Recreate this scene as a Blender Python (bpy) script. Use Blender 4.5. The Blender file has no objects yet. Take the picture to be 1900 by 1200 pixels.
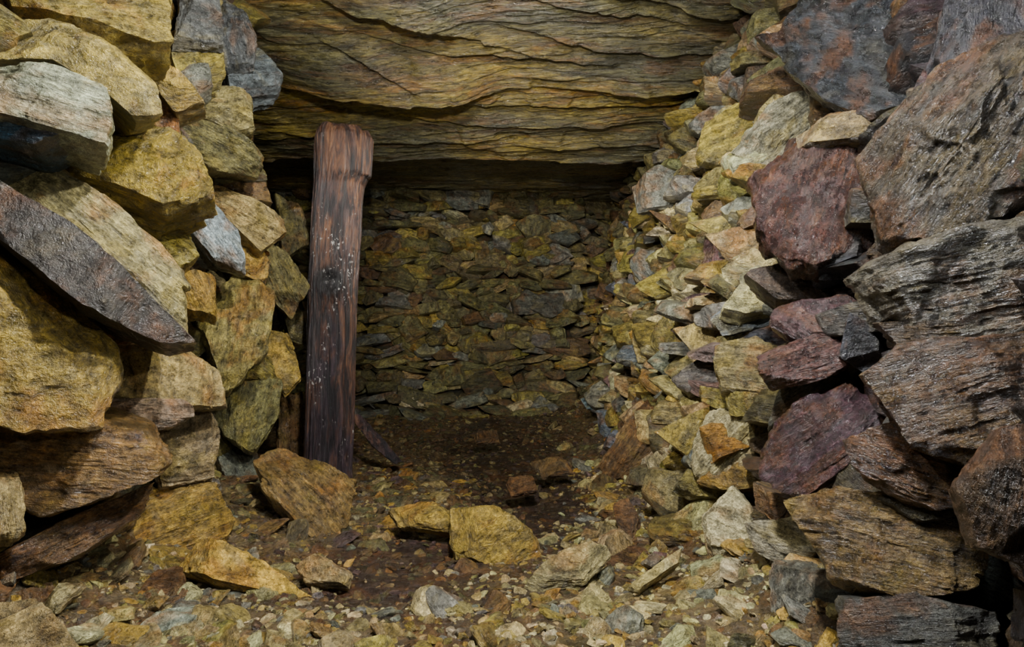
import bpy, numpy as np, math
from mathutils import Vector
F=1200.0; H=0.8

# ---------------------------------------------------------------- noise
def _h(i,j,k):
    with np.errstate(over='ignore'):
        n=(i.astype(np.int64)*73856093)^(j.astype(np.int64)*19349663)^(k.astype(np.int64)*83492791)
        n=(n^(n>>13))*1274126177
        n=n^(n>>16)
    return (n&0xFFFFFF)/float(0xFFFFFF)
def noise(p):
    i=np.floor(p); f=p-i; f=f*f*(3-2*f); i=i.astype(np.int64)
    x,y,z=i[:,0],i[:,1],i[:,2]; fx,fy,fz=f[:,0],f[:,1],f[:,2]
    def L(a,b,t): return a+(b-a)*t
    a=L(_h(x,y,z),_h(x+1,y,z),fx); b=L(_h(x,y+1,z),_h(x+1,y+1,z),fx)
    c=L(_h(x,y,z+1),_h(x+1,y,z+1),fx); d=L(_h(x,y+1,z+1),_h(x+1,y+1,z+1),fx)
    return L(L(a,b,fy),L(c,d,fy),fz)*2-1
def fbm(p,o=4):
    s=0;a=1;t=0
    for _ in range(o):
        s=s+a*noise(p); t+=a; a*=.5; p=p*2.03+17.3
    return s/t

# ---------------------------------------------------------------- mesh batch
class Batch:
    def __init__(s): s.v=[];s.q=[];s.t=[];s.c=[];s.l=[];s.w=[];s.n=0
    def add(s,v,q,t,col,lc,wet):
        s.v.append(v); s.q.append(q+s.n); s.t.append(t+s.n)
        n=len(v); c=np.ones((n,4)); c[:,:3]=col; s.c.append(c); s.l.append(lc); s.w.append(np.full(n,wet)); s.n+=n
    def build(s,name,mat,sharp=28):
        v=np.concatenate(s.v); q=np.concatenate(s.q); t=np.concatenate(s.t)
        me=bpy.data.meshes.new(name)
        me.vertices.add(len(v)); me.vertices.foreach_set('co',v.astype(np.float32).ravel())
        me.loops.add(q.size+t.size); me.loops.foreach_set('vertex_index',np.concatenate([q.ravel(),t.ravel()]).astype(np.int32))
        me.polygons.add(len(q)+len(t))
        st=np.concatenate([np.arange(len(q))*4, q.size+np.arange(len(t))*3]).astype(np.int32)
        me.polygons.foreach_set('loop_start',st)
        me.update(calc_edges=True); me.validate()
        me.polygons.foreach_set('use_smooth',np.ones(len(me.polygons),dtype=bool))
        a=me.attributes.new('Col','FLOAT_COLOR','POINT'); a.data.foreach_set('color',np.concatenate(s.c).astype(np.float32).ravel())
        a=me.attributes.new('lc','FLOAT_VECTOR','POINT'); a.data.foreach_set('vector',np.concatenate(s.l).astype(np.float32).ravel())
        a=me.attributes.new('wet','FLOAT','POINT'); a.data.foreach_set('value',np.concatenate(s.w).astype(np.float32))
        if sharp: me.set_sharp_from_angle(angle=math.radians(sharp))
        ob=bpy.data.objects.new(name,me); bpy.context.scene.collection.objects.link(ob)
        me.materials.append(mat); return ob

_topo={}
def topo(nt,nf,ns):
    if (nt,nf,ns) in _topo: return _topo[(nt,nf,ns)]
    R=nf+ns; k=np.arange(nt); k1=(k+1)%nt; q=[]
    for i in range(R-1):
        a=1+i*nt; b=a+nt
        q.append(np.stack([a+k,b+k,b+k1,a+k1],1))
    last=1+(R-1)*nt; e=1+R*nt
    t=np.concatenate([np.stack([0*k,1+k,1+k1],1),np.stack([last+k1,last+k,0*k+e],1)])
    _topo[(nt,nf,ns)]=(np.concatenate(q),t); return _topo[(nt,nf,ns)]

def stone(poly,thick,rng,nt=96,nf=20,ns=14,rough=1.0,mdir=None,chip=(.01,.07),nchip=7,cleave=None):
    P=np.array(poly,float)
    a=np.sum(P[:,0]*np.roll(P[:,1],-1)-np.roll(P[:,0],-1)*P[:,1])/2
    if a<0: P=P[::-1]; a=-a
    Q=np.vstack([P,P[:1]]); sl=np.r_[0,np.cumsum(np.linalg.norm(np.diff(Q,axis=0),axis=1))]
    s=np.linspace(0,sl[-1],nt,endpoint=False)
    B=np.stack([np.interp(s,sl,Q[:,0]),np.interp(s,sl,Q[:,1])],1)
    c=B.mean(0); B=B-c
    S=math.sqrt(a)
    w,V=np.linalg.eigh(np.cov(B.T)); m2=V[:,0] if mdir is None else np.array(mdir)
    minor=math.sqrt(w[0])*3.2
    if cleave is None: cleave=rng.random()<.45
    if cleave:
        m=np.array([rng.normal(0,.16),rng.normal(0,.16),1.]); minor=thick
    else: m=np.array([m2[0],m2[1],rng.uniform(-.25,.25)])
    m/=np.linalg.norm(m)
    rs=np.linspace(1/nf,1,nf)**.85
    pts=[np.zeros((1,3))]
    for r in rs: pts.append(np.c_[B*r,np.zeros(nt)])
    for j in range(1,ns+1):
        f=j/ns; sc=1.0+.05*math.sin(f*3)-.22*f*f
        if j==ns: sc*=.8
        pts.append(np.c_[B*sc,np.full(nt,-thick*f)])
    pts.append(np.array([[0,0,-thick]])); p=np.concatenate(pts)
    off=rng.uniform(-90,90,3)
    h=p[:,:2]@rng.normal(0,.14,2)
    for _ in range(4):
        th=rng.uniform(0,2*math.pi); dv=np.array([math.cos(th),math.sin(th)]); pr=p[:,:2]@dv
        sl_=rng.uniform(.35,1.2); q0=pr.max()*rng.uniform(.3,.88)
        h=np.minimum(h,(q0-pr)*sl_)
    fr=np.zeros(len(p)); fr[:1+nf*nt]=1
    for j in range(1,ns): fr[1+(nf+j-1)*nt:1+(nf+j)*nt]=max(0,1-j/ns)
    h=np.clip(h,-.26*S,.2*S)
    h=np.maximum(h,-thick*.6)
    p[:,2]+=h*fr
    for _ in range(nchip):
        th=rng.uniform(0,2*math.pi); e=rng.uniform(.1,1.1)
        n=np.array([math.cos(th)*math.cos(e),math.sin(th)*math.cos(e),math.sin(e)])
        pr=p@n; d=pr.max()-rng.uniform(*chip)*S
        p=p-np.outer(np.maximum(0,pr-d),n)
    ctr=np.array([0,0,-thick*.45]); dr=(p-ctr)/np.array([S*.6,S*.6,thick*.6]); dr/=np.linalg.norm(dr,axis=1)[:,None]+1e-6
    x=p/S
    d=fbm(x*1.9+off,3)*.022*S
    pm=p@m
    lt=minor*rng.uniform(.07,.16)
    wv=pm+noise(x*1.6+off+9)*lt*.9
    k=np.floor(wv/lt); fk=wv/lt-k
    l0=_h(k,k*0+int(off[0]),k*0); l1=_h(k+1,k*0+int(off[0]),k*0); t=np.clip((fk-.88)/.12,0,1)
    inpl=x-np.outer(x@m,m)
    lay=(l0+(l1-l0)*t-.5)+.8*noise(np.c_[inpl[:,0]*4+k*7.1,inpl[:,1]*4,inpl[:,2]*4])*0.5
    frm=.7 if cleave else .45
    d=d+lay*.06*S*rough*(.45+.55*(1-fr*frm))*np.where(fr>.99,.5,1)
    xs=x*3.0+np.outer(x@m,m)*18
    d=d-(np.abs(fbm(xs+off,3)))*.030*S*rough
    cr=noise(x*3.3+off+40); d=d+np.clip(cr*14,-1,1)*.012*S*rough
    cr=noise(x*6.1+off+70); d=d+np.clip(cr*12,-1,1)*.007*S*rough
    d=d+noise(x*11+off)*.007*S*rough+noise(x*24+off)*.007*S*rough
    p=p+dr*d[:,None]
    q,tt=topo(nt,nf,ns)
    a1=np.cross(m,[0.13,0.9,.3]); a1/=np.linalg.norm(a1); a2=np.cross(m,a1)
    return p,q,tt,np.stack([a1,a2,m],0),c

def frame(n):
    n=np.array(n,float); n/=np.linalg.norm(n)
    u=np.cross([0,0,1.],n); u/=np.linalg.norm(u); v=np.cross(n,u); return u,v,n

PAL=dict(olive=(.26,.212,.060),ochre=(.36,.245,.065),tan=(.35,.28,.13),pale=(.55,.49,.29),grey=(.18,.18,.145),
 blue=(.14,.165,.18),dark=(.042,.045,.055),purple=(.06,.034,.042),rust=(.22,.105,.033),brown=(.15,.092,.040),
 pink=(.34,.26,.19),dolive=(.125,.11,.045),white=(.42,.45,.44),cream=(.52,.45,.23),mauve=(.13,.085,.08),
 golive=(.185,.165,.07))
def colj(c,rng,j=.13):
    c=np.array(PAL[c] if isinstance(c,str) else c); return np.clip(c*(1+rng.normal(0,j))*(1+rng.normal(0,j*.25,3)),.01,.9)

def xL(y,z): return -1.2+.1*z
def xR(y,z): return .68+.17*z
def depth_on(side,px,py):
    z=1.0
    for _ in range(12):
        x=xL(0,z) if side=='L' else xR(0,z)
        d=F*x/(px-950.0); z=H+(600-py)*d/F; z=min(max(z,0),2.3)
    return d
def put_hero(batch,side,poly,col,off=.0,thick=.28,wet=.15,n=None,d=None,seed=0,rough=1.0,res=(150,34,18),sc=1.07,dzz=0,cleave=None):
    rng=np.random.default_rng(1000+seed)
    P=np.array(poly,float); c=P.mean(0); P=c+(P-c)*sc
    if d is None: d=min(depth_on(side,c[0],c[1]),3.4)
    d*=1-off
    C=np.array([(c[0]-950)*d/F,d,H+(600-c[1])*d/F])
    if n is None:
        sx=1 if side=='L' else -1
        n=(sx*rng.uniform(.35,.75),-.85,rng.uniform(-.05,.45))
    u,v,nn=frame(n)
    o=np.array([0,0,H]); pts=[]
    for a,b in P:
        ray=np.array([(a-950)/F,1,(600-b)/F]); t=((C-o)@nn)/(ray@nn); X=o+ray*t-C
        pts.append([X@u,X@v])
    p,q,t,fr,c0=stone(pts,thick,rng,*res,rough=rough,cleave=cleave)
    lc=p@fr.T+rng.uniform(-30,30,3)
    p=p+np.array([c0[0],c0[1],0])
    W=C+p@np.stack([u,v,nn],0); W[:,2]+=dzz
    batch.add(W,q,t,colj(col,rng,.08),lc,wet)

def rpoly(rng,asp):
    k=rng.integers(4,7); th=np.sort((np.arange(k)+rng.uniform(-.3,.3,k))/k*2*math.pi+rng.uniform(0,6))
    c,s=np.cos(th),np.sin(th); r=(np.abs(c)**4+np.abs(s)**4)**(-1/4)*rng.uniform(.8,1.05,k)
    return np.c_[c*r*.56*asp,s*r*.56]
def templates(n,asp,thick,res,seed,md=None,cl=None):
    out=[]
    for i in range(n):
        rng=np.random.default_rng(seed+i); A=rng.uniform(*asp)
        p,q,t,fr,c=stone(rpoly(rng,A),thick*rng.uniform(.8,1.2),rng,*res,rough=1.1,mdir=md,chip=(.01,.08),cleave=cl)
        p[:,0]/=A; out.append((p,q,t,fr))
    return out
TW=templates(44,(1.4,2.8),1.1,(52,11,8),50,(0.05,1.))
TR=templates(24,(1.1,2.0),.34,(22,5,5),400,cl=True)
TM=templates(14,(1.1,2.0),.4,(48,12,8),600)
TS=templates(12,(1.1,2.0),.4,(12,3,3),700)
def put(batch,T,rng,C,n,su,sv,sn,roll,col,wet):
    p,q,t,fr=T[rng.integers(len(T))]
    u,v,n=frame(n); cr,sr=math.cos(roll),math.sin(roll); u2=u*cr+v*sr; v2=v*cr-u*sr
    s=p*np.array([su,sv,sn])
    batch.add(np.array(C)+s@np.stack([u2,v2,n],0),q,t,col,s@fr.T+rng.uniform(-30,30,3),wet)
def pick(rng,d):
    k=list(d); w=np.array([d[x] for x in k],float); return k[rng.choice(len(k),p=w/w.sum())]

# ---------------------------------------------------------------- materials
def nd(nt,t,**k):
    n=nt.nodes.new(t)
    for a,b in k.items(): setattr(n,a,b)
    return n
def rockmat(name,stain=.55,grey=.4):
    m=bpy.data.materials.new(name); m.use_nodes=True; T=m.node_tree; T.nodes.clear(); L=T.links.new
    out=nd(T,'ShaderNodeOutputMaterial'); b=nd(T,'ShaderNodeBsdfPrincipled'); L(b.outputs[0],out.inputs[0])
    co=nd(T,'ShaderNodeAttribute',attribute_name='lc').outputs['Vector']
    ca=nd(T,'ShaderNodeAttribute',attribute_name='Col').outputs['Color']
    wa=nd(T,'ShaderNodeAttribute',attribute_name='wet').outputs['Fac']
    pt=nd(T,'ShaderNodeNewGeometry').outputs['Pointiness']
    bw=nd(T,'ShaderNodeRGBToBW'); L(ca,bw.inputs[0])
    def mp(sc):
        n=nd(T,'ShaderNodeMapping'); n.inputs['Scale'].default_value=sc; L(co,n.inputs['Vector']); return n.outputs[0]
    def nz(vec,s,det=6,r=.6,dist=0):
        n=nd(T,'ShaderNodeTexNoise'); n.inputs['Scale'].default_value=s; n.inputs['Detail'].default_value=det
        n.inputs['Roughness'].default_value=r; n.inputs['Distortion'].default_value=dist; L(vec,n.inputs['Vector']); return n.outputs['Fac']
    def rg(v,a,b_,c,d):
        n=nd(T,'ShaderNodeMapRange'); L(v,n.inputs[0])
        for i,x in enumerate((a,b_,c,d)): n.inputs[1+i].default_value=x
        return n.outputs[0]
    def mix(f,a,b_,bt='MIX'):
        n=nd(T,'ShaderNodeMix',data_type='RGBA',blend_type=bt)
        if isinstance(f,float): n.inputs[0].default_value=f
        else: L(f,n.inputs[0])
        for i,x in ((6,a),(7,b_)):
            if isinstance(x,tuple): n.inputs[i].default_value=(*x,1)
            else: L(x,n.inputs[i])
        return n.outputs[2]
    def mth(op,a,b_=0):
        n=nd(T,'ShaderNodeMath',operation=op)
        for i,x in enumerate((a,b_)):
            if isinstance(x,(int,float)): n.inputs[i].default_value=x
            else: L(x,n.inputs[i])
        return n.outputs[0]
    lum=rg(bw.outputs[0],.04,.18,.15,1); dk=mth('SUBTRACT',1.0,lum)
    big=nz(mp((1,1,1.4)),6,4,.62,.4)
    big2=nz(mp((1.1,1,1.8)),9,5,.65,.6)
    st=nz(mp((1,1,5.5)),9,6,.68,.3)
    st2=nz(mp((1,1,4.5)),45,4,.7)
    fine=nz(mp((1,1,1)),170,3,.8)
    mid=nz(mp((1,1,1.3)),32,6,.74)
    c=mix(mth('MULTIPLY',rg(big,.52,.64,0,stain),lum),ca,(.27,.118,.024))
    c=mix(mth('MULTIPLY',rg(big,.50,.60,0,.75),dk),c,(.095,.042,.014))      # rust on the dark wet slate
    c=mix(mth('MULTIPLY',rg(big2,.53,.64,0,grey),lum),c,(.11,.115,.105))
    c=mix(mth('MULTIPLY',rg(big,.45,.36,0,.45),lum),c,(.28,.215,.045))
    v=mth('MULTIPLY',rg(st,.35,.65,.5,1.35),rg(mid,.32,.68,.32,1.6)); v=mth('MULTIPLY',v,rg(fine,.3,.7,.5,1.5)); v=mth('MULTIPLY',v,rg(st2,.3,.7,.65,1.3))
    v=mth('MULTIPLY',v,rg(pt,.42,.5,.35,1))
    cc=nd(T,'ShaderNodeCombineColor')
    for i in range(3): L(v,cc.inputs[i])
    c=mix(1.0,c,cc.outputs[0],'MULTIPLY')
    c=mix(mth('MULTIPLY',rg(mid,.62,.70,0,.4),lum),c,(.46,.41,.25))
    c=mix(mth('MULTIPLY',rg(pt,.53,.64,0,.4),mth('MULTIPLY',lum,rg(mid,.4,.55,.1,1))),c,(.46,.40,.23))
    hs=nd(T,'ShaderNodeHueSaturation'); hs.inputs['Saturation'].default_value=1.08; L(c,hs.inputs['Color'])
    ga=nd(T,'ShaderNodeGamma'); ga.inputs['Gamma'].default_value=1.12; L(hs.outputs[0],ga.inputs[0])
    L(ga.outputs[0],b.inputs['Base Color'])
    ro=mth('SUBTRACT',rg(mid,.3,.7,.34,.68),mth('MULTIPLY',wa,rg(big2,.35,.6,.12,.30))); L(ro,b.inputs['Roughness'])
    b.inputs['Specular IOR Level'].default_value=.5
    L(mth('MULTIPLY',wa,rg(big2,.42,.62,1,.35)),b.inputs['Coat Weight']); b.inputs['Coat Roughness'].default_value=.09
    hh=mth('ADD',mth('MULTIPLY',st,.9),mth('MULTIPLY',st2,.45)); hh=mth('ADD',hh,mth('MULTIPLY',fine,.22)); hh=mth('ADD',hh,mth('MULTIPLY',mid,.8))
    bp=nd(T,'ShaderNodeBump'); bp.inputs['Strength'].default_value=1.0; bp.inputs['Distance'].default_value=.019
    L(hh,bp.inputs['Height']); L(bp.outputs[0],b.inputs['Normal'])
    b2=nd(T,'ShaderNodeBump'); b2.inputs['Strength'].default_value=1.0; b2.inputs['Distance'].default_value=.007
    L(hh,b2.inputs['Height']); L(b2.outputs[0],b.inputs['Coat Normal'])
    return m
M=rockmat('schist')

def grid(batch,fn,us,vs,col,wet,flip=False,lcs=(1,1,1)):
    U,Vv=np.meshgrid(us,vs,indexing='ij'); p=fn(U.ravel(),Vv.ravel()); a,b=len(us),len(vs)
    I=np.arange(a*b).reshape(a,b); q=np.stack([I[:-1,:-1],I[1:,:-1],I[1:,1:],I[:-1,1:]],-1).reshape(-1,4)
    if flip: q=q[:,::-1]
    batch.add(p,q,np.zeros((0,3),int),col,p*np.array(lcs),wet)

# ---------------------------------------------------------------- LEFT WALL
WL=Batch()
DK=np.array(PAL['dolive'])*.25  # dark backing sheets added behind the stones so no light leaks in
def fL(u,v): return np.c_[-1.2+.1*v-.19+.03*noise(np.c_[u*3,v*3,u*0]),u,v]
grid(WL,fL,np.linspace(-.6,3.0,90),np.linspace(-.2,2.5,50),DK,.1,flip=False)
def fLr(u,v): return np.c_[u,3.0+.03*noise(np.c_[u*3,v*3,u*0]),v]
grid(WL,fLr,np.linspace(-2.6,-1.2,30),np.linspace(-.2,2.5,50),DK,.1)
def fLb(u,v): return np.c_[-2.1+.05*noise(np.c_[u*3,v*3,u*0]),u,v]
grid(WL,fLb,np.linspace(2.9,6.5,50),np.linspace(-.2,2.5,50),DK,.1)
rng=np.random.default_rng(11)
z=0.0
while z<2.35:
    hh=rng.uniform(.09,.15); y=-.4+rng.uniform(0,.1)
    ymax=2.75 if z>1.45 else (2.95 if z>1.15 else 3.1)
    while y<ymax-.1:
        w=rng.uniform(.15,.28)
        C=(xL(y,z)-.125+rng.uniform(-.02,.02),y+w/2,z+hh/2)
        put(WL,TW,rng,C,(rng.uniform(.45,1.1),-.8,rng.uniform(-.2,.3)),w*1.25,hh*1.2,.17,rng.normal(0,.2),colj(pick(rng,dict(olive=4,ochre=2,tan=1.5,grey=2,brown=2,dolive=2)),rng)*.6,.4)  # fill tint darkened to paint deep shade into gaps between large stones
        y+=w*.85
    z+=hh*.92
LH=[
([(30,0),(0,-60),(300,-60),(318,50),(230,45),(120,30)],'olive',.03),
([(0,30),(100,20),(185,70),(275,140),(292,200),(250,215),(195,165),(100,110),(-60,105),(-60,30)],'olive',.06),
([(-60,105),(90,113),(185,150),(200,205),(185,250),(90,225),(-60,195)],(.33,.34,.24),.10),
([(-60,190),(110,200),(150,230),(60,262),(-60,240)],(.04,.09,.13),.05),
([(180,60),(240,78),(330,130),(372,180),(320,197),(280,150)],'ochre',.03),
([(300,62),(400,58),(415,98),(330,118)],'olive',.0),
([(335,0),(335,-40),(400,-30),(415,60),(325,60)],(.12,.13,.12),.02),
([(395,-30),(450,10),(475,50),(470,95),(405,98)],(.11,.12,.115),.0),
([(410,100),(475,75),(524,130),(515,148),(430,158)],(.10,.12,.125),.03),
([(325,122),(385,115),(392,150),(365,172)],'grey',.02),
([(375,150),(460,165),(470,222),(440,232),(360,212)],'tan',.02),
([(280,160),(330,195),(332,245),(275,225)],'rust',.02),
([(80,262),(190,212),(300,232),(360,280),(395,340),(300,362),(200,325),(130,300)],(.32,.24,.045),.06),
([(330,222),(390,213),(490,285),(482,320),(400,310),(345,272)],'golive',.01),
([(395,320),(480,318),(505,372),(430,362)],'brown',.0),
([(-60,235),(20,245),(100,280),(215,370),(335,480),(342,600),(250,560),(130,430),(-60,330)],(.31,.275,.135),.04),
([(-60,290),(0,318),(60,360),(180,450),(350,610),(290,620),(150,560),(30,460),(-60,390)],(.048,.040,.034),.12),
([(225,375),(350,430),(367,470),(330,490),(240,445)],'olive',.03),
([(345,350),(395,338),(530,393),(532,420),(490,458),(400,385)],'tan',.02),
([(345,412),(400,376),(440,420),(455,500),(400,480)],(.34,.38,.39),.04),
([(425,405),(505,482),(500,520),(440,500)],'ochre',.03),
([(475,455),(530,460),(572,530),(545,588),(500,545)],'golive',.0),
([(330,500),(395,508),(397,572),(338,562)],'ochre',.02),
([(372,545),(440,497),(507,520),(492,640),(430,715),(370,600)],(.29,.23,.085),.03),
([(-60,470),(10,480),(90,530),(200,635),(210,690),(175,782),(80,792),(-60,770)],(.32,.23,.062),.10),
([(207,640),(300,625),(412,680),(425,745),(320,752),(202,732)],(.32,.245,.10),.06),
([(480,608),(540,620),(556,700),(530,727),(500,685)],'ochre',.01),
([(385,742),(430,700),(520,702),(512,770),(470,836),(420,802)],'golive',.02),
([(183,740),(350,740),(360,770),(320,796),(210,796)],'pink',.07),
([(265,800),(380,755),(407,800),(402,885),(310,895)],(.32,.24,.14),.06),
([(-60,790),(140,776),(260,810),(300,870),(210,912),(100,952),(50,952),(-60,860)],(.22,.14,.052),.09),
([(155,1035),(280,900),(400,893),(440,960),(420,1002),(280,1062),(205,1072)],(.36,.235,.065),.07),
([(-60,890),(35,888),(47,1000),(-60,1040)],'tan',.06),
([(-60,1060),(130,960),(285,893),(260,955),(150,1030),(-60,1100)],'brown',.08),
([(170,590),(265,600),(268,637),(195,637)],'rust',.06),
([(435,640),(500,662),(517,702),(440,702)],'olive',.02),
([(515,350),(560,380),(575,440),(530,470)],'dolive',-.03),
([(515,740),(560,730),(575,850),(520,870)],'brown',-.03),
([(520,560),(565,580),(575,640),(540,630)],'dolive',-.02),
([(405,830),(470,838),(490,900),(430,925)],'grey',.0),
([(240,365),(300,362),(345,400),(330,425),(260,385)],'rust',.0),
([(420,400),(480,455),(500,470),(470,478)],'rust',-.01),
([(0,760),(-50,700),(20,770),(180,790),(100,800)],'olive',.07),
([(275,220),(335,240),(345,275),(300,262)],'olive',-.01),
([(390,270),(470,280),(492,318),(400,322)],'dolive',-.02),
]
for i,(P,c,o) in enumerate(LH):
    A=(max(p[0] for p in P)-min(p[0] for p in P))
    put_hero(WL,'L',P,c,off=o,thick=.12+A*.0007,seed=i,wet=.9 if c in('dark','brown','blue') else .65)
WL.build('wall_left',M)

# ---------------------------------------------------------------- RIGHT WALL
WR=Batch()
def fR(u,v): return np.c_[.68+.17*v+.19+.03*noise(np.c_[u*3,v*3,u*0]),u,v]
grid(WR,fR,np.linspace(-.6,6.5,120),np.linspace(-.2,2.5,50),DK,.1,flip=True)
rng=np.random.default_rng(21)
z=0.0
while z<2.4:
    hh=rng.uniform(.055,.115); y=-.3+rng.uniform(0,.1)
    while y<5.9:
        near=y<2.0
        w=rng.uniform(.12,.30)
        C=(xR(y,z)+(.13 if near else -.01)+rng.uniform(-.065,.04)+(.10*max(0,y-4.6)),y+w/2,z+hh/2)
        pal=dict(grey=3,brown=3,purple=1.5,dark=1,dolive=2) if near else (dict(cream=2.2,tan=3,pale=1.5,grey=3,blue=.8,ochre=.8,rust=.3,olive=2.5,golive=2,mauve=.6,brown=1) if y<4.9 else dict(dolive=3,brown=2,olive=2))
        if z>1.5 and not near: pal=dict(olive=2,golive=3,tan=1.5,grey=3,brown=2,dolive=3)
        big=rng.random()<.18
        put(WR,TW,rng,C,(-rng.uniform(.1,.8),-.8,rng.uniform(-.2,.45)),w*1.1*(1.25 if big else 1),hh*1.15*(1.7 if big else 1),.16,rng.normal(0,.2),colj(pick(rng,pal),rng,.2)*(.5 if near else (.75 if z>1.5 else .92)),.55)  # near fill tint darkened so gaps behind the large stones look shaded
        y+=w*.74
    z+=hh*.88
RH=[
([(1388,45),(1440,40),(1480,-10),(1500,-60),(1760,-60),(1740,60),(1680,190),(1610,210),(1540,182),(1465,120)],(.028,.031,.039),.08,.9),
([(1770,-40),(1960,-40),(1960,70),(1800,125),(1750,70)],(.032,.032,.040),.0,.8),
([(1690,175),(1740,75),(1785,100),(1715,190)],'purple',.02,.6),
([(1590,280),(1700,160),(1830,70),(1960,50),(1960,370),(1800,405),(1720,430),(1640,452)],(.066,.054,.032),.06,.9),
([(1392,310),(1480,250),(1560,215),(1650,240),(1592,300),(1622,420),(1520,460),(1460,472),(1410,410)],(.062,.030,.023),.07,1),
([(1475,235),(1550,198),(1660,208),(1640,245),(1480,262)],(.22,.17,.09),.05,.5),
([(1360,270),(1430,190),(1490,150),(1545,180),(1480,255),(1420,305)],(.24,.235,.16),.04,.5),
([(1355,155),(1430,108),(1485,130),(1462,172),(1385,205)],'blue',.02,.5),
([(1550,510),(1700,450),(1960,385),(1960,590),(1720,642),(1640,642),(1580,545)],(.12,.11,.08),.10,.9),
([(1305,420),(1370,360),(1425,480),(1385,560),(1330,577),(1303,500)],(.10,.055,.055),.02,.9),
([(1385,510),(1450,488),(1560,500),(1545,547),(1440,552)],(.09,.068,.048),.03,.6),
([(1440,562),(1560,543),(1615,580),(1600,612),(1470,632),(1428,600)],(.062,.034,.035),.06,.9),
([(1318,590),(1380,550),(1445,550),(1430,602),(1340,622)],'blue',.03,.5),
([(1408,662),(1520,618),(1625,640),(1560,692),(1430,727)],(.10,.050,.040),.07,.9),
([(1328,640),(1400,620),(1480,662),(1450,722),(1338,722)],(.21,.17,.085),.02,.5),
([(1615,700),(1680,645),(1960,600),(1960,800),(1800,852),(1700,822)],(.080,.046,.020),.05,.9),
([(1403,830),(1430,768),(1560,708),(1645,760),(1602,840),(1480,922),(1412,880)],(.060,.031,.040),.07,1),
([(1278,850),(1310,772),(1418,778),(1412,900),(1340,912),(1283,882)],'pale',.05,.3),
([(1568,820),(1660,788),(1832,868),(1812,930),(1700,947),(1600,892)],(.13,.066,.030),.06,.9),
([(1795,900),(1880,785),(1960,770),(1960,1060),(1830,1005)],(.065,.038,.018),.12,.5),
([(1458,930),(1560,908),(1800,938),(1832,1050),(1790,1112),(1650,1102),(1555,1082)],(.145,.10,.040),.05,.9),
([(1298,960),(1350,903),(1392,950),(1382,1032),(1308,1032)],'pale',.07,.3),
([(1378,970),(1480,958),(1522,1010),(1480,1062),(1400,1022)],(.34,.32,.22),.03,.4),
([(1488,442),(1600,428),(1592,482),(1500,502)],'dark',.0,.6),
([(1580,560),(1640,650),(1620,700),(1560,660)],'dark',-.02,.6),
([(1340,725),(1440,728),(1430,775),(1350,770)],'olive',.02,.4),
([(1260,735),(1330,728),(1345,768),(1270,770)],'cream',.03,.3),
([(1170,612),(1230,600),(1265,630),(1255,668),(1185,668)],'tan',.03,.4),
([(1170,340),(1220,305),(1275,330),(1265,372),(1180,385)],'grey',.03,.4),
([(1245,560),(1290,540),(1320,565),(1310,600),(1255,605)],'cream',.03,.4),
([(1215,380),(1275,375),(1280,415),(1225,420)],'cream',.03,.4),
([(1200,660),(1260,650),(1280,700),(1215,715)],'cream',.03,.4),
([(1280,640),(1325,625),(1335,690),(1290,700)],'pale',.03,.4),
([(1250,250),(1300,190),(1340,200),(1345,240),(1290,285)],'olive',.02,.4),
([(1290,120),(1400,95),(1405,150),(1330,200),(1300,190)],'dolive',.0,.4),
([(1345,210),(1365,200),(1410,300),(1370,330),(1345,290)],'cream',.01,.4),
([(1280,380),(1310,350),(1400,320),(1390,365),(1330,380)],'cream',.02,.4),
([(1415,800),(1450,690),(1560,700),(1520,740)],'grey',.02,.4),
([(1395,900),(1460,925),(1520,965),(1440,975),(1400,945)],'brown',.02,.5),
([(1420,1060),(1540,1078),(1570,1180),(1480,1230),(1430,1130)],'grey',.05,.5),
([(1555,1112),(1700,1105),(1840,1140),(1850,1260),(1560,1260)],(.065,.065,.058),.04,.6),
([(1640,600),(1900,590),(1960,620),(1700,660)],(.08,.053,.028),.02,.5),
([(1630,745),(1720,820),(1900,850),(1830,875),(1690,830)],(.08,.053,.028),.02,.5),
([(1110,862),(1190,745),(1232,790),(1215,842),(1130,897)],'brown',.09,.4),
([(1145,900),(1215,850),(1240,880),(1220,935),(1160,935)],'tan',.07,.4),
([(1225,850),(1285,820),(1290,900),(1240,930)],'cream',.05,.4),
]
for i,(P,c,o,w) in enumerate(RH):
    A=(max(p[0] for p in P)-min(p[0] for p in P))
    put_hero(WR,'R',P,c,off=o,thick=.10+A*.0005,seed=300+i,wet=w,rough=1.1 if A>200 else 1.0,cleave=False if A>200 else None)
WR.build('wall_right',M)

# ---------------------------------------------------------------- BACK WALL
WB=Batch()
def yB(x,z): return 5.65-.5*np.maximum(0,1-z/.45)**2+.45*np.clip((x-.45)/.35,0,1)+.06*np.sin(x*2.1+1)
def fB(u,v): return np.c_[u,yB(u,v)+.13,v]
grid(WB,fB,np.linspace(-2.3,1.9,80),np.linspace(-.2,2.3,60),DK,.1)
rng=np.random.default_rng(31)
z=-.02
while z<2.0:
    hh=rng.uniform(.045,.115); x=-2.1+rng.uniform(0,.1)
    while x<1.3:
        w=rng.uniform(.10,.33); zz=z+.05*math.sin(x*1.7)+rng.uniform(-.02,.02)
        C=(x+w/2,float(yB(x+w/2,max(zz,0)))+rng.uniform(-.08,.05),zz+hh/2)
        big=rng.random()<.16
        put(WB,TW,rng,C,(rng.uniform(-.5,.5),-1,rng.uniform(-.2,.45)),w*1.1*(1.3 if big else 1),hh*1.15*(1.9 if big else 1),.16,rng.normal(0,.2),
            colj(pick(rng,dict(olive=2,golive=5,dolive=4,grey=2.5,tan=1,brown=1,pale=.12)),rng,.16)*.85,.5)
        x+=w*.78
    z+=hh*.88
WB.build('wall_back',M)

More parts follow.
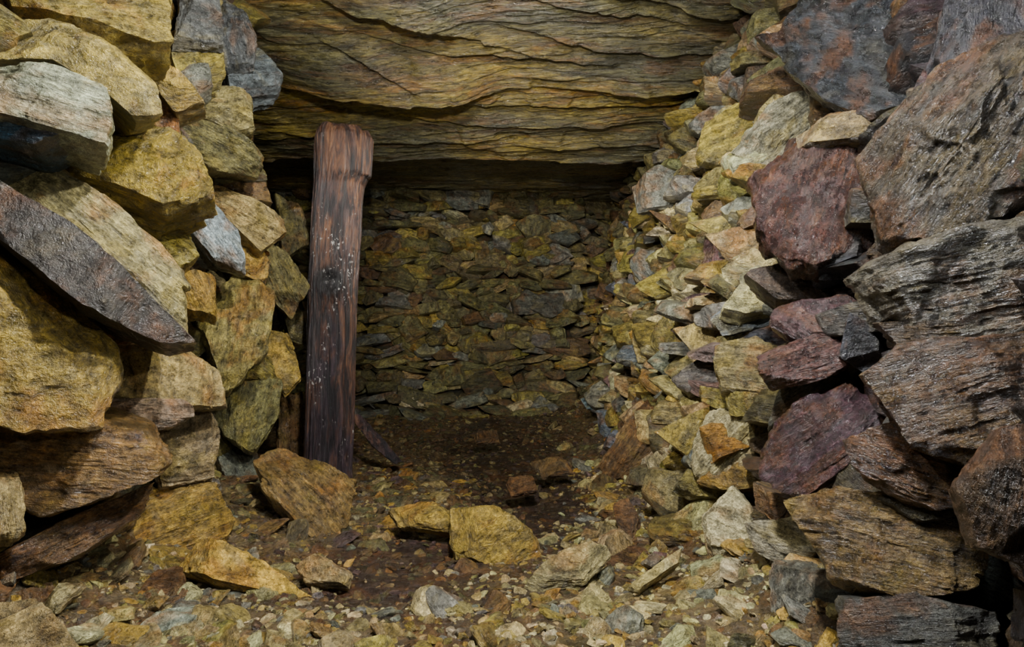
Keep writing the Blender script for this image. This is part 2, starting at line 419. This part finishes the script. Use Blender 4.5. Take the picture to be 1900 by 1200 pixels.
# ---------------------------------------------------------------- CEILING
CE=Batch()
def cpt(px,py):
    d=1.7056/((600-py)/1200.+.156); return (px-950)*d/1200.,d
LEDGES=[
([(380,122),(480,134),(620,144),(760,156),(830,160),(950,158),(1200,156),(1420,134)],.10,.42),
([(540,-30),(640,0),(730,12),(800,32),(880,60),(960,86),(1060,108)],.05,.30),
([(560,45),(620,70),(690,100),(760,132),(800,150)],.022,.18),
([(460,20),(540,30),(640,45),(730,70),(830,90),(1000,100),(1180,112)],.020,.2),
([(860,30),(980,50),(1100,82),(1250,90),(1420,75)],.028,.25),
([(820,180),(900,186),(1050,190),(1200,192),(1330,186)],.04,.10),
([(460,232),(560,240),(700,252),(860,256),(1000,246)],.022,.2),
([(700,212),(850,222),(1000,228),(1150,226),(1330,230)],.022,.16),
([(440,190),(540,196),(680,203),(760,212)],.025,.15),
([(1000,-60),(1150,-20),(1300,10),(1450,20)],.04,.3),
([(900,-20),(1000,-5),(1180,20),(1300,40)],.025,.15),
([(950,262),(1050,268),(1180,262),(1300,268)],.02,.12),
]
def lamk(x,y): return y+.07*x+.10*fbm(np.c_[x*.5,y*1.0,x*0+5],4)
def zC(x,y):
    k=np.clip((y-4.16-.05*noise(np.c_[x*1.5,x*0,x*0+3])-.03*noise(np.c_[x*7,x*0,x*0+3]))/.05,0,1); k=k*k*(3-2*k)
    z=(2.1-(np.minimum(y,4.4)-2.6)*.156)*(1-k)+(1.985-.012*(y-4.3))*k
    wob=.012*fbm(np.c_[x*3,y*2,x*0+7],4)
    for j,(pp,h,Ln) in enumerate(LEDGES):
        c=np.array([cpt(*a) for a in pp]); X,Y=c[:,0],c[:,1]
        yl=np.interp(x,X,Y)+wob+.020*fbm(np.c_[x*9,x*0+j*3.3,x*0],4)
        s=y-yl
        env=np.clip((x-X[0])/.25,0,1)*np.clip((X[-1]-x)/.25,0,1)*np.clip(.8+.7*noise(np.c_[x*2.5,x*0+j*5.7,x*0]),.05,1.4)
        r=np.where(s<0,np.clip(1+s/Ln,0,1)**1.3,1-np.clip(s/.018,0,1))
        z=z-h*env*r
    t=lamk(x,y)
    a=.5+.5*fbm(np.c_[x*1.7,y*2.6,x*0+20],2)
    def lam(t,per,sh,sd):
        q=t/per; kk=np.floor(q); f=q-kk; am=_h(kk,kk*0+sd,kk*0)
        return am*np.where(f<1-sh,f/(1-sh),1-(f-(1-sh))/sh)
    z=z-.015*lam(t,.31,.07,3)*np.clip(a*1.8-.3,0,1)-.011*lam(t+.03*fbm(np.c_[x*3,y*3,x*0],3),.083,.14,5)*np.clip(noise(np.c_[x*2.3,y*4,x*0+90])+.3,0,1)
    z=z-.007*lam(t+.015*fbm(np.c_[x*5,y*5,x*0],3)+.06*x,.033,.2,8)*np.clip(noise(np.c_[x*3.1,y*5,x*0+70])+.5,0,1)
    z=z+.028*fbm(np.c_[x*1.3,y*2.0,x*0+31],4)+.010*fbm(np.c_[x*4,y*19,x*0+3],4)+.005*fbm(np.c_[x*16,y*50,x*0+3],3)+.005*np.clip(9*noise(np.c_[x*5,y*9,x*0+44]),-1,1)
    return z
def fC(u,v): return np.c_[u,v,zC(u,v)]
us=np.linspace(-2.7,2.2,700); vs=np.r_[np.linspace(-.8,2.2,200)[:-1],np.linspace(2.2,4.6,1250),np.linspace(4.6,6.6,150)[1:]]
grid(CE,fC,us,vs,np.array((.24,.175,.045)),.9,flip=True,lcs=(.5,2.0,1))
U,V_=np.meshgrid(us,vs,indexing='ij'); U=U.ravel();V_=V_.ravel()
kk=np.floor(lamk(U,V_)/.31*1.7); a=_h(kk,kk*0+9,kk*0)[:,None]; bq=np.clip(.45+1.5*fbm(np.c_[U*1.3,V_*3,U*0+60],4),0,1)[:,None]; b3=np.clip(1.8*fbm(np.c_[U*1.6,V_*5,U*0+160],4)-.3,0,1)[:,None]
cc=(np.array((.092,.084,.038))*(1-bq)+np.array((.29,.215,.045))*bq)*(.75+.4*a)
CE.c[0][:,:3]=cc*(1-b3*.65)+np.array((.15,.08,.035))*b3*.65
CE.build('ceiling',M,sharp=34)

# ---------------------------------------------------------------- FLOOR
FL=Batch()
def zF(x,y):
    z=.03*fbm(np.c_[x*2,y*2,x*0],3)+.012*fbm(np.c_[x*9,y*9,x*0+5],3)+.006*fbm(np.c_[x*35,y*35,x*0],3)
    z=z+.16*np.exp(-np.maximum(0,x+1.2)/.20)*np.clip((4.3-y)/1.5,0,1)+.17*np.exp(-np.maximum(0,.72-x)/.16)
    z=z+.05*np.exp(-((y-1.65)/.35)**2)+.10*np.clip((y-4.3)/1.3,0,1)
    return z-.02
def pathx(y): return -.05-.35*np.exp(-((y-1.95)/.45)**2)+.12*np.exp(-((y-3)/.5)**2)
def fF(u,v): return np.c_[u,v,zF(u,v)]
us=np.linspace(-2.5,2.0,400); vs=np.linspace(-.8,6.5,650)
grid(FL,fF,us,vs,np.array((.075,.040,.020)),1.0)
U,V_=np.meshgrid(us,vs,indexing='ij'); U=U.ravel();V_=V_.ravel()
pf=np.clip(1-np.abs(U-pathx(V_)+.1*noise(np.c_[U*3,V_*3,U*0]))/.5,0,1)*np.clip((V_-1.6)/.2,0,1); pf=np.clip(pf*2.6,0,1)[:,None]
FL.c[0][:,:3]=np.array((.12,.087,.045))*(1-pf)+np.array((.036,.020,.014))*pf
def scatter(n,T,smin,smax,pw,seed,ylo=.9,reg=None,yp=1.35):
    rng=np.random.default_rng(seed)
    for _ in range(n):
        y=ylo+(5.5-ylo)*rng.random()**yp; x=rng.uniform(-1.35,.95)
        if reg: x=rng.uniform(reg[0],reg[1]); y=rng.uniform(reg[2],reg[3])
        dp=abs(x-float(pathx(y))); onp=dp<.27+.08*rng.normal() and y>1.75
        s=smin+(smax-smin)*rng.random()**pw
        if onp and (rng.random()<.45 or s>.06): continue
        if x<-1.15 and y>3.4: continue
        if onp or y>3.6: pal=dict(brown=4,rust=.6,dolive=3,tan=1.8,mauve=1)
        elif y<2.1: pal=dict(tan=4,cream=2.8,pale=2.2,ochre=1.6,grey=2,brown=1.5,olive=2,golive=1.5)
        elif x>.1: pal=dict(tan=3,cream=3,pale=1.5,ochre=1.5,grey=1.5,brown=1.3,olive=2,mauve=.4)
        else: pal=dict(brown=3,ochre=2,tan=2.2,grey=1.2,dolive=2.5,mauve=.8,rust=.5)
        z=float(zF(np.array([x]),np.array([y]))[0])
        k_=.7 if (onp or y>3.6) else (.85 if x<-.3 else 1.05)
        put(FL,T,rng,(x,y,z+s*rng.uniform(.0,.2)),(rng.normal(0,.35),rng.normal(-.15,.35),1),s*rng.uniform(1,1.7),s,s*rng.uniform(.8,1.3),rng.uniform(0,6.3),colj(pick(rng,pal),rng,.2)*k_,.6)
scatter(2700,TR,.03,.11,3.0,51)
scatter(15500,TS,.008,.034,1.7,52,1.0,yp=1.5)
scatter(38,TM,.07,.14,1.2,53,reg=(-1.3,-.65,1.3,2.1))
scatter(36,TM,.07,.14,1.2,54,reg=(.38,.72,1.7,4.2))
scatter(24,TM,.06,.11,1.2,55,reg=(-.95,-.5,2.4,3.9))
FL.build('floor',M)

def slab(name,poly,col,d,n,thick,seed,wet=.3,cl=True):
    b=Batch(); put_hero(b,'L',poly,col,thick=thick,wet=wet,n=n,d=d,seed=seed,sc=1.1,cleave=cl); return b.build(name,M)
slab('fallen_slab',[(478,842),(540,826),(660,895),(622,1005),(600,1008),(560,975),(500,905)],(.25,.165,.06),2.5,(.35,-.75,.55),.16,901,.8,False)
slab('boulder',[(843,935),(930,942),(990,990),(1001,1035),(920,1047),(850,1020)],(.42,.29,.075),2.2,(.1,-.8,.55),.16,902,.5)
slab('flat_stone',[(722,932),(790,922),(852,958),(842,978),(740,962)],(.38,.27,.07),2.42,(0,-.6,.8),.08,903)
slab('flat_stone',[(978,1072),(1040,1020),(1120,1002),(1130,1020),(1080,1070),(1010,1080)],(.37,.34,.17),1.90,(0,-.6,.8),.07,904)
slab('flat_stone',[(1168,1082),(1262,1018),(1258,1042),(1190,1088)],'cream',1.82,(0,-.6,.8),.05,905)
slab('flat_stone',[(548,1040),(590,1024),(648,1058),(642,1080),(570,1072)],'tan',1.93,(0,-.6,.8),.06,906)
slab('flat_stone',[(328,1040),(380,1000),(480,1038),(600,1108),(490,1088),(400,1075)],'ochre',1.85,(.1,-.6,.8),.09,907)
slab('flat_stone',[(1138,935),(1165,925),(1185,965),(1170,1005),(1150,985)],'brown',2.42,(-.2,-.8,.5),.06,908)
slab('flat_stone',[(0,1110),(60,1100),(150,1210),(130,1260),(-40,1260)],'tan',1.3,(.3,-.6,.7),.08,909)
slab('flat_stone',[(985,850),(1040,845),(1060,870),(1010,880)],'brown',3.2,(0,-.6,.8),.05,910)
slab('flat_stone',[(880,800),(920,795),(925,815),(885,818)],'brown',4.0,(0,-.7,.7),.05,911)
slab('flat_stone',[(940,890),(985,880),(995,905),(950,912)],'brown',2.9,(0,-.6,.8),.05,912)

# ---------------------------------------------------------------- WOODEN PROP
PD=3.3; AK=-1.44
KX,KY,KZ=(619-950)*PD/F+.128*math.cos(AK),PD+.135*math.sin(AK),H+75*PD/F
def post():
    d=PD; prof=[(930,610,96),(870,608,92),(780,612,91),(700,614,91),(600,617,92),(520,619,93),(440,625,95),(380,629,98),(345,633,100),(325,638,108),(290,639,109),(258,639,108),(244,639,102)]
    prof=prof[::-1]; ys=[a for a,_,_ in prof]
    nt,nr=180,360; V=[]
    py=np.linspace(242,930,nr); th=np.linspace(0,2*math.pi,nt,endpoint=False)
    cx=np.interp(py,ys,[b for _,b,_ in prof]); w=np.interp(py,ys,[c for *_,c in prof])
    for i in range(nr):
        r=w[i]/2*d/F; X=(cx[i]-950)*d/F; Z=H+(600-py[i])*d/F
        a=th; p3=np.c_[np.cos(a)*1.5,np.sin(a)*1.5,np.full(nt,Z*.7)]
        rr=r*(1+.08*fbm(p3+3,3))
        ak=AK+2*math.pi; dk=np.sqrt(((a-ak)*r)**2+((Z-KZ)*.8)**2)
        bend=.10*np.exp(-(dk/.09)**2)
        g=np.c_[np.cos(a+bend)*9,np.sin(a+bend)*9,np.full(nt,Z*1.3)]
        rr=rr-r*.10*np.abs(fbm(g,3))-r*.06*np.abs(noise(np.c_[np.cos(a+bend)*22,np.sin(a+bend)*22,np.full(nt,Z*2)]))
        rr=rr+.036*np.exp(-(dk/.065)**2)-.066*np.exp(-(dk/.028)**2)
        if py[i]>330: rr=rr-r*.12*np.exp(-((np.angle(np.exp(1j*a)))/.5)**2)*math.exp(-((py[i]-345)/60)**2)
        if py[i]<262: rr=rr*(1-.10*((262-py[i])/20)**2)
        V.append(np.c_[X+np.cos(a)*rr,d+np.sin(a)*rr,np.full(nt,Z)+(-(np.cos(a))*.012-.015*noise(p3*3) if i<6 else 0)])
    V=np.concatenate(V)
    k=np.arange(nt);k1=(k+1)%nt
    q=np.concatenate([np.stack([i*nt+k,(i+1)*nt+k,(i+1)*nt+k1,i*nt+k1],1) for i in range(nr-1)])
    c0=V[:nt].mean(0)
    V=np.vstack([V,c0[None]+[0,0,.006]]); t=np.stack([0*k+nr*nt,k,k1],1)
    b=Batch(); b.add(V,q,t,np.array((.2,.08,.04)),V.copy(),.5); return b
def woodmat():
    m=bpy.data.materials.new('old_wet_timber'); m.use_nodes=True; T=m.node_tree; T.nodes.clear(); L=T.links.new
    out=nd(T,'ShaderNodeOutputMaterial'); b=nd(T,'ShaderNodeBsdfPrincipled'); L(b.outputs[0],out.inputs[0])
    tc=nd(T,'ShaderNodeTexCoord').outputs['Object']
    def mp(s):
        n=nd(T,'ShaderNodeMapping'); n.inputs['Scale'].default_value=s; L(tc,n.inputs[0]); return n.outputs[0]
    def nz(v,s,det,r=.6,di=0):
        n=nd(T,'ShaderNodeTexNoise'); n.inputs['Scale'].default_value=s; n.inputs['Detail'].default_value=det; n.inputs['Roughness'].default_value=r; n.inputs['Distortion'].default_value=di; L(v,n.inputs['Vector']); return n.outputs['Fac']
    def ramp(v,pts):
        n=nd(T,'ShaderNodeValToRGB'); L(v,n.inputs[0]); e=n.color_ramp.elements
        while len(e)<len(pts): e.new(.5)
        for i,(p,c) in enumerate(pts): e[i].position=p; e[i].color=(*c,1)
        return n.outputs[0]
    g=nz(mp((1,1,.16)),24,8,.7,1.2); g2=nz(mp((1,1,.08)),110,5,.7); bl=nz(mp((1,1,.45)),6,6,.65,.5); sp=nz(mp((1,1,.6)),80,3,.6); spb=nz(mp((1,1,.5)),6,4,.6)
    c=ramp(g,[(.40,(.005,.003,.003)),(.47,(.034,.014,.009)),(.55,(.11,.045,.020)),(.7,(.25,.12,.050))])
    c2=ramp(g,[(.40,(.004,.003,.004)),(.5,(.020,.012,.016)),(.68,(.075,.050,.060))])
    sx=nd(T,'ShaderNodeSeparateXYZ'); L(tc,sx.inputs[0])
    def mr(v,a,b_,c_,d_):
        n=nd(T,'ShaderNodeMapRange'); L(v,n.inputs[0])
        for i,x in enumerate((a,b_,c_,d_)): n.inputs[1+i].default_value=x
        return n.outputs[0]
    def mt(op,a,b_):
        n=nd(T,'ShaderNodeMath',operation=op)
        for i,x in enumerate((a,b_)):
            if isinstance(x,(int,float)): n.inputs[i].default_value=x
            else: L(x,n.inputs[i])
        return n.outputs[0]
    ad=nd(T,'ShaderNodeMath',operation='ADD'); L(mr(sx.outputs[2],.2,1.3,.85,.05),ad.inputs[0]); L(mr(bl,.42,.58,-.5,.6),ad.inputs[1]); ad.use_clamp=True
    def mix(f,a,b_,bt='MIX'):
        n=nd(T,'ShaderNodeMix',data_type='RGBA',blend_type=bt); L(f,n.inputs[0])
        for i,x in ((6,a),(7,b_)):
            if isinstance(x,tuple): n.inputs[i].default_value=(*x,1)
            else: L(x,n.inputs[i])
        return n.outputs[2]
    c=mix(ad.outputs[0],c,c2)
    kd=nd(T,'ShaderNodeVectorMath',operation='DISTANCE'); L(tc,kd.inputs[0]); kd.inputs[1].default_value=(KX,KY,KZ)
    kn=kd.outputs['Value']; c=mix(mr(kn,.06,.11,.97,0),c,(.005,.004,.005))
    near=mr(kn,.05,.20,.15,0)
    s2=mt('ADD',spb,near)
    c=mix(mt('MULTIPLY',mr(sp,.62,.65,0,1),mr(s2,.54,.60,0,1)),c,(.42,.40,.37))
    L(c,b.inputs['Base Color']); L(mr(g,.3,.7,.5,.28),b.inputs['Roughness'])
    b.inputs['Coat Weight'].default_value=.5; b.inputs['Coat Roughness'].default_value=.15
    h=mt('ADD',g,g2)
    bp=nd(T,'ShaderNodeBump'); bp.inputs['Strength'].default_value=1; bp.inputs['Distance'].default_value=.016; L(h,bp.inputs['Height']); L(bp.outputs[0],b.inputs['Normal'])
    b2=nd(T,'ShaderNodeBump'); b2.inputs['Distance'].default_value=.009; L(h,b2.inputs['Height']); L(b2.outputs[0],b.inputs['Coat Normal'])
    return m
WM=woodmat()
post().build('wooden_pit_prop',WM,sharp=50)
b=Batch()
put_hero(b,'L',[(652,772),(668,768),(700,800),(742,850),(730,858),(690,825)],(.16,.13,.105),d=3.5,n=(.2,-.8,.4),thick=.03,seed=77,wet=.4)
b.build('timber_offcut',WM)

# ---------------------------------------------------------------- LIGHTS
def area(loc,tgt,size,e,col=(1,1,1)):
    l=bpy.data.lights.new('lamp','AREA'); l.shape='DISK'; l.size=size; l.energy=e; l.color=col
    o=bpy.data.objects.new('unseen_area_light',l); o.location=loc; o.rotation_euler=(Vector(tgt)-Vector(loc)).to_track_quat('-Z','Y').to_euler(); bpy.context.scene.collection.objects.link(o)
def spot(loc,tgt,ang,e,r=.05,col=(1,1,1),bl=.8):  # unseen spots added near the camera for even, light-painted brightness
    l=bpy.data.lights.new('added_spot_light','SPOT'); l.spot_size=math.radians(ang); l.spot_blend=bl; l.energy=e; l.shadow_soft_size=r; l.color=col
    o=bpy.data.objects.new('added_spot',l); o.location=loc; o.rotation_euler=(Vector(tgt)-Vector(loc)).to_track_quat('-Z','Y').to_euler(); bpy.context.scene.collection.objects.link(o)
area((0,1.0,1.95),(.1,2.3,.1),.12,72,(1,.98,.95))
area((.25,.35,1.9),(.3,2.0,.8),.25,13,(.92,.96,1))  # unseen soft light added to put a bluish sheen on the stones
spot((-.3,.4,1.75),(-.05,5.6,.95),34,400,.03,(1,.98,.9))
spot((-.7,.7,1.8),(.95,3.5,.95),46,450,.03,(1,.99,.93))
spot((.55,1.0,1.85),(-1.2,2.1,.85),85,145,.03,(1,.99,.92))
spot((.5,.2,1.1),(-1.15,2.3,.9),60,36,.04,(1,.99,.92))
spot((-.6,.95,1.85),(1.0,1.5,.75),85,40,.03,(.98,.99,1))
spot((-.1,.5,1.45),(-.1,3.5,2.0),58,310,.04,(1,.98,.86),.95)  # grazing spot added so the ceiling ledges cast visible shadows
spot((.1,.9,.35),(-.1,3.6,1.95),58,30,.06,(1,.98,.86),.95)
w=bpy.data.worlds.new('dim_ambient'); bpy.context.scene.world=w; w.use_nodes=True  # weak bluish ambient fill, added
w.node_tree.nodes['Background'].inputs[0].default_value=(.5,.62,.95,1); w.node_tree.nodes['Background'].inputs[1].default_value=.035

cam=bpy.data.cameras.new('cam'); cam.sensor_width=36; cam.lens=36*F/1900; cam.clip_start=.02
co=bpy.data.objects.new('cam',cam); co.location=(0,0,H); co.rotation_euler=(math.pi/2,0,0); bpy.context.scene.collection.objects.link(co); bpy.context.scene.camera=co
